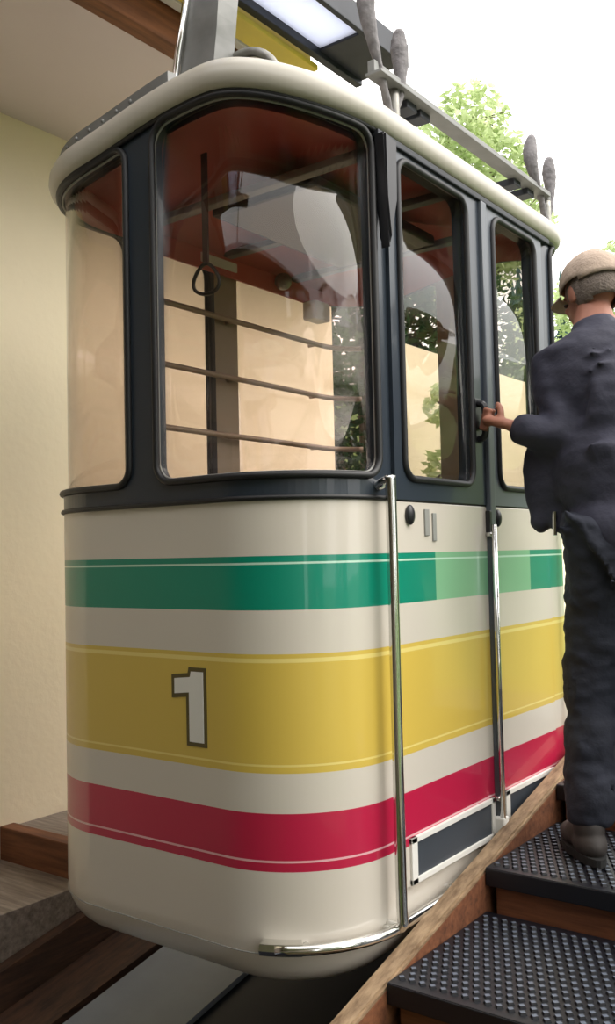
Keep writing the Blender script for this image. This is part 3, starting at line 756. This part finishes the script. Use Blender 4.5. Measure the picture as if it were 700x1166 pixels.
MZ = 0.859
man = thing('person', 'person in dark jacket, dark trousers and tan cap reaching for the cabin door', 'person', loc=(0, 0, 0))
fw = Vector((-0.42, 0.91, 0)).normalized(); rt = Vector((fw.y, -fw.x, 0))
pel = Vector((-0.87, 2.70, MZ + 0.93))
ch = pel + fw * 0.07 + Vector((0, 0, 0.36)) - rt * 0.01
nb = pel + fw * 0.13 + Vector((0, 0, 0.585)) - rt * 0.055
shL = nb - rt * 0.135 + Vector((0, 0, -0.075)); shR = nb + rt * 0.17 + Vector((0, 0, -0.03))
elL = Vector((-1.03, 2.65, 2.06)); wrL = Vector((-1.195, 2.615, 2.13))
elR = shR + Vector((0.06, 0.02, -0.29)); wrR = elR + fw * 0.2 + Vector((0, 0, -0.14))
hd = nb + fw * 0.07 - rt * 0.005 + Vector((0, 0, 0.165))
hipL, hipR = pel - rt * 0.085 + Vector((0, 0, -.03)), pel + rt * 0.085 + Vector((0, 0, -.03))
knL = Vector((-0.995, 2.72, MZ + 0.49)); anL = Vector((-1.0, 2.655, MZ + 0.085))
knR = hipR + fw * 0.05 + Vector((0.01, 0, -0.44)); anR = Vector((knR.x + .01, knR.y - 0.02, MZ + 0.085))
def T(v): return tuple(v)
bodyv = [pel, (pel + ch) / 2, ch, nb, nb + (hd - nb) * 0.5, hd,
         shL, elL, wrL, shR, elR, wrR, hipL, knL, anL, hipR, knR, anR,
         anL + fw * 0.15 + Vector((0, 0, -0.05)), anR + fw * 0.15 + Vector((0, 0, -0.05))]
bodye = [(0, 1), (1, 2), (2, 3), (3, 4), (4, 5), (3, 6), (6, 7), (7, 8), (3, 9), (9, 10), (10, 11), (0, 12), (12, 13), (13, 14), (0, 15), (15, 16), (16, 17), (14, 18), (17, 19)]
bodyr = [.09, .09, .09, .05, .058, .06, .04, .036, .027, .04, .036, .028, .06, .05, .038, .06, .05, .038, .03, .03]
m1 = skinned([T(v) for v in bodyv], bodye, bodyr, 2)
# hands
HX = X + 0.045
def hand(wrist, dirf, up, palmn, curl, side):
    """dirf: towards the fingers, up: towards the thumb, palmn: the way the palm faces"""
    out = []
    base = wrist
    kn = wrist + dirf * 0.085
    out.append(skinned([T(base - dirf * 0.02), T(base + dirf * 0.03), T(kn)], [(0, 1), (1, 2)], [(.024, .020), (.034, .018), (.036, .015)], 2))
    for i, L_ in enumerate((0.070, 0.078, 0.072, 0.056)):
        o_ = up * (0.030 - 0.020 * i); p = kn + o_ - dirf * 0.025; pts = [p]; d = dirf.copy(); ang = 0
        seg = [0.032, L_ * .42, L_ * .32, L_ * .26]
        for k, sl in enumerate(seg):
            if k: ang += curl
            dd = dirf * math.cos(ang) + palmn * math.sin(ang); pts.append(pts[-1] + dd * sl)
        out.append(skinned([T(q) for q in pts], [(a, a + 1) for a in range(4)], [.010, .0095, .009, .0082, .007], 1))
    th0 = base + dirf * 0.025 + up * 0.018; pts = [th0, th0 + up * .026 + dirf * .02 + palmn * .012, th0 + up * .036 + dirf * .045 + palmn * .03, th0 + up * .034 + dirf * .062 + palmn * .045]
    out.append(skinned([T(q) for q in pts], [(0, 1), (1, 2), (2, 3)], [.013, .012, .0105, .008], 1))
    return out
df = (Vector((HX + 0.0, 2.63, 2.155)) - wrL); df.normalize()
pn = Vector((-0.25, -0.1, 0)) ; pn = Vector((df.y, -df.x, 0)).normalized() * -1
if pn.y < 0: pn = -pn
hl = hand(wrL, df, Vector((0, 0, 1)) - df * df.z, pn, 0.95, 1)
dR = (wrR - elR).normalized(); hr = hand(wrR, dR, (rt * -1 - dR * dR.dot(rt * -1)).normalized(), dR.cross(rt).normalized(), 0.5, 1)
# head shape
hf = (fw * 0.85 - rt * 0.55 + Vector((0, 0, -0.28))).normalized(); hs = hf.cross(Vector((0, 0, 1))).normalized(); hu = hs.cross(hf).normalized()
HR = Matrix((hs, hf, hu)).transposed()
def L2(x, y, z): return hd + hs * x + hf * y + hu * z
def headbits(bm):
    ell(bm, L2(0, -0.012, 0.03), (0.074, 0.094, 0.088), HR, 24, 18)
    ell(bm, L2(0, 0.03, -0.035), (0.056, 0.06, 0.075), HR, 20, 14)
    ell(bm, L2(0, 0.055, -0.085), (0.03, 0.03, 0.025), HR, 14, 10)
    ell(bm, L2(0, 0.098, -0.01), (0.013, 0.02, 0.028), HR, 12, 8)
    ell(bm, L2(0, 0.10, -0.022), (0.017, 0.016, 0.012), HR, 12, 8)
    ell(bm, L2(0, 0.082, -0.052), (0.024, 0.012, 0.006), HR, 12, 8)
    ell(bm, L2(0, 0.08, -0.062), (0.02, 0.013, 0.006), HR, 12, 8)
    ell(bm, L2(0, 0.075, 0.028), (0.05, 0.016, 0.01), HR, 12, 8)
    for sx in (-1, 1):
        ell(bm, L2(sx * 0.077, -0.005, -0.005), (0.010, 0.020, 0.032), HR, 12, 10)
        ell(bm, L2(sx * 0.033, 0.07, -0.02), (0.02, 0.015, 0.016), HR, 12, 8)
fuse('body', [m1] + hl + hr, headbits, 0.006, 'skin', man, 3)
for sx in (-1, 1):
    bm = bmesh.new(); ell(bm, L2(sx * 0.03, 0.083, 0.008), (0.012, 0.008, 0.007), HR, 12, 8); obj('eye', bm, 'eye', man, smooth=True)
# hair below the cap
bm = bmesh.new(); g = ell(bm, L2(0, -0.022, 0.012), (0.082, 0.094, 0.09), HR, 32, 24)
kill = []
for v in g:
    l = v.co - hd; ly, lz = l.dot(hf), l.dot(hu)
    if lz < -0.055 - 0.2 * (ly + 0.05) * (1 if ly < 0 else 2) or ly > 0.035 or (ly > 0.0 and lz < -0.02): kill.append(v)
bmesh.ops.delete(bm, geom=kill, context='VERTS')
o = obj('hair', bm, 'hair', man, smooth=True); md = o.modifiers.new('t', 'SOLIDIFY'); md.thickness = 0.008
# cap
bm = bmesh.new(); g = ell(bm, L2(0, -0.016, 0.03), (0.091, 0.107, 0.103), HR, 32, 24)
kill = [v for v in g if (v.co - hd).dot(hu) < 0.022 + 0.12 * (v.co - hd).dot(hf)]
bmesh.ops.delete(bm, geom=kill, context='VERTS')
for v in bm.verts: v.co += (v.co - hd).normalized() * 0.003 * noise.noise(v.co * 30)
o = obj('cap', bm, 'cap', man, smooth=True); md = o.modifiers.new('t', 'SOLIDIFY'); md.thickness = 0.004; md.offset = 1
bm = bmesh.new(); rows = []
for i in range(13):
    a = -1.05 + 2.1 * i / 12; row = []
    for k in range(5):
        r = 0.086 + 0.045 * math.cos(a) * k / 4; row.append(bm.verts.new(L2(r * math.sin(a) * .95, 0.012 + r * math.cos(a) * 1.05, 0.04 - 0.018 * k / 4 - 0.02 * math.sin(a) ** 2)))
    rows.append(row)
for i in range(12):
    for k in range(4): bm.faces.new((rows[i][k], rows[i + 1][k], rows[i + 1][k + 1], rows[i][k + 1]))
o2 = obj('cap_visor', bm, 'cap', o, smooth=True); md = o2.modifiers.new('t', 'SOLIDIFY'); md.thickness = 0.004
# jacket
jl = pel + Vector((0, 0, -0.02))
bl = (pel + ch) / 2
jv = [jl, bl, ch, nb - Vector((0, 0, .03)), nb + Vector((0, 0, .025)) + fw * .01, shL, (shL + elL) / 2, elL, elL + (wrL - elL) * .97, shR, (shR + elR) / 2, elR, elR + (wrR - elR) * .9,
      bl - rt * 0.10, bl + rt * 0.10, ch - rt * 0.09, ch + rt * 0.09, jl - rt * .10, jl + rt * .10]
je = [(2, 1), (1, 0), (2, 3), (3, 4), (3, 5), (5, 6), (6, 7), (7, 8), (3, 9), (9, 10), (10, 11), (11, 12), (1, 13), (1, 14), (2, 15), (2, 16), (0, 17), (0, 18)]
jr = [.15, .15, .155, .125, .075, .085, .078, .070, .052, .09, .078, .068, .05, .14, .14, .14, .14, .13, .13]
jm = skinned([T(v) for v in jv], je, jr, 2, 2)
def flap(bm):
    a = shL - rt * .02 + fw * .04
    for k in range(9):
        t = k / 8; ell(bm, Vector((-1.085, 2.70, 2.10)).lerp(Vector((-1.10, 2.70, 1.87)), t), (0.075 + .02 * math.sin(3 * t), 0.05, 0.06), None, 14, 10)
    ell(bm, Vector((-1.125, 2.68, 1.84)), (.035, .03, .045), None, 12, 8); ell(bm, Vector((-1.065, 2.68, 1.83)), (.035, .03, .04), None, 12, 8)
def jx(bm):
    flap(bm)
    mid = (ch + nb) / 2 + Vector((0, 0, .0)); RM = Matrix((rt, fw, Vector((0, 0, 1)))).transposed()
    ell(bm, mid - Vector((0, 0, .03)), (.205, .135, .20), RM, 32, 20); ell(bm, nb - Vector((0, 0, .085)), (.18, .10, .085), RM, 28, 16)
    ell(bm, (pel + ch) / 2, (.19, .14, .22), RM, 32, 20); ell(bm, pel, (.185, .145, .13), RM, 28, 16)
    # collar
    ell(bm, nb + Vector((0, 0, .03)) + (hd - nb) * .1, (.075, .075, .04), None, 20, 10)
jk = fuse('jacket', [jm], jx, 0.009, 'jacket', man, 14, 0.009, 9)
# trousers
tv = [pel + Vector((0, 0, .02)), hipL, hipL + (knL - hipL) * .5, knL, knL + (anL - knL) * .5, anL + Vector((0, 0, -.02)), hipR, hipR + (knR - hipR) * .5, knR, knR + (anR - knR) * .5, anR + Vector((0, 0, -.02))]
te = [(0, 1), (1, 2), (2, 3), (3, 4), (4, 5), (0, 6), (6, 7), (7, 8), (8, 9), (9, 10)]
tr = [.135, .118, .104, .086, .080, .078, .118, .104, .086, .080, .078]
fuse('trousers', [skinned([T(v) for v in tv], te, tr, 2)], None, 0.009, 'trouser', man, 5, 0.016, 10)
FD = {True: Vector((-.62, .78, 0)).normalized(), False: fw}
for an in (anL, anR):
    fd_ = FD[an is anL]; rs_ = Vector((fd_.y, -fd_.x, 0))
    def sh(bm, an=an):
        g0 = Vector((an.x, an.y, 0)); fd = FD[an is anL]; rs = Vector((fd.y, -fd.x, 0))
        R_ = Matrix((rs, fd, Vector((0, 0, 1)))).transposed()
        ell(bm, g0 + Vector((0, 0, MZ + .045)), (.047, .075, .045), R_); ell(bm, g0 + fd * .10 + Vector((0, 0, MZ + .04)), (.05, .095, .035), R_)
        ell(bm, g0 + Vector((0, 0, MZ + .09)), (.045, .055, .05), R_); ell(bm, g0 + fd * .05 + Vector((0, 0, MZ + .055)), (.046, .09, .045), R_)
    s_ = fuse('shoe', [], sh, 0.006, 'shoe', man, 3)
    bm = bmesh.new(); pts = []
    for k in range(28):
        a = 2 * PI * k / 28; w_ = .052 if math.sin(a) > 0 else .045; q = Vector((an.x, an.y, 0)) + fd_ * (.055 + .145 * math.sin(a)) + rs_ * w_ * math.cos(a); pts.append((q.x, q.y))
    prism(bm, pts, 2, MZ, MZ + .022); obj('sole', bm, 'sole', s_)
bm = bmesh.new(); tube(bm, [(-1.07, 2.655, 1.86), (-1.07, 2.65, 1.79)], .007, 8); obj('drawcord_toggle', bm, 'chrome', man)

# ------------------------------------------------------------------ light
w = bpy.data.worlds.new('World'); sc.world = w; w.use_nodes = True
bg = w.node_tree.nodes['Background']; bg.inputs[0].default_value = (1.0, 0.985, 0.97, 1); bg.inputs[1].default_value = 2.3
sd = bpy.data.lights.new('Sun', 'SUN'); sd.energy = 2.6; sd.angle = math.radians(55); sd.color = (1, .95, .87)
so = bpy.data.objects.new('Sun', sd); COL.objects.link(so)
so.rotation_euler = (Vector((-0.72, -0.34, -0.72))).to_track_quat('-Z', 'Y').to_euler(); so.location = (6, 3, 9)

# ------------------------------------------------------------------ camera
yaw, pit, rol = math.radians(36.8), math.radians(2.6), math.radians(1.3)
Fv = Vector((-math.sin(yaw) * math.cos(pit), math.cos(yaw) * math.cos(pit), math.sin(pit)))
R0 = Vector((math.cos(yaw), math.sin(yaw), 0)); U0 = R0.cross(Fv)
Rv = R0 * math.cos(rol) - U0 * math.sin(rol); Uv = U0 * math.cos(rol) + R0 * math.sin(rol)
cd = bpy.data.cameras.new('Camera'); cd.sensor_fit = 'VERTICAL'; cd.sensor_height = 36; cd.lens = 36 * 1062 / 1166; cd.clip_start = 0.05; cd.clip_end = 300
co = bpy.data.objects.new('Camera', cd); COL.objects.link(co)
mw = Matrix((Rv, Uv, -Fv)).transposed().to_4x4(); mw.translation = (0, 0, E); co.matrix_world = mw
sc.camera = co
vs = sc.view_settings; vs.view_transform = 'Standard'; vs.look = 'None'; vs.gamma = 1; vs.use_curve_mapping = False; vs.exposure = 0.12
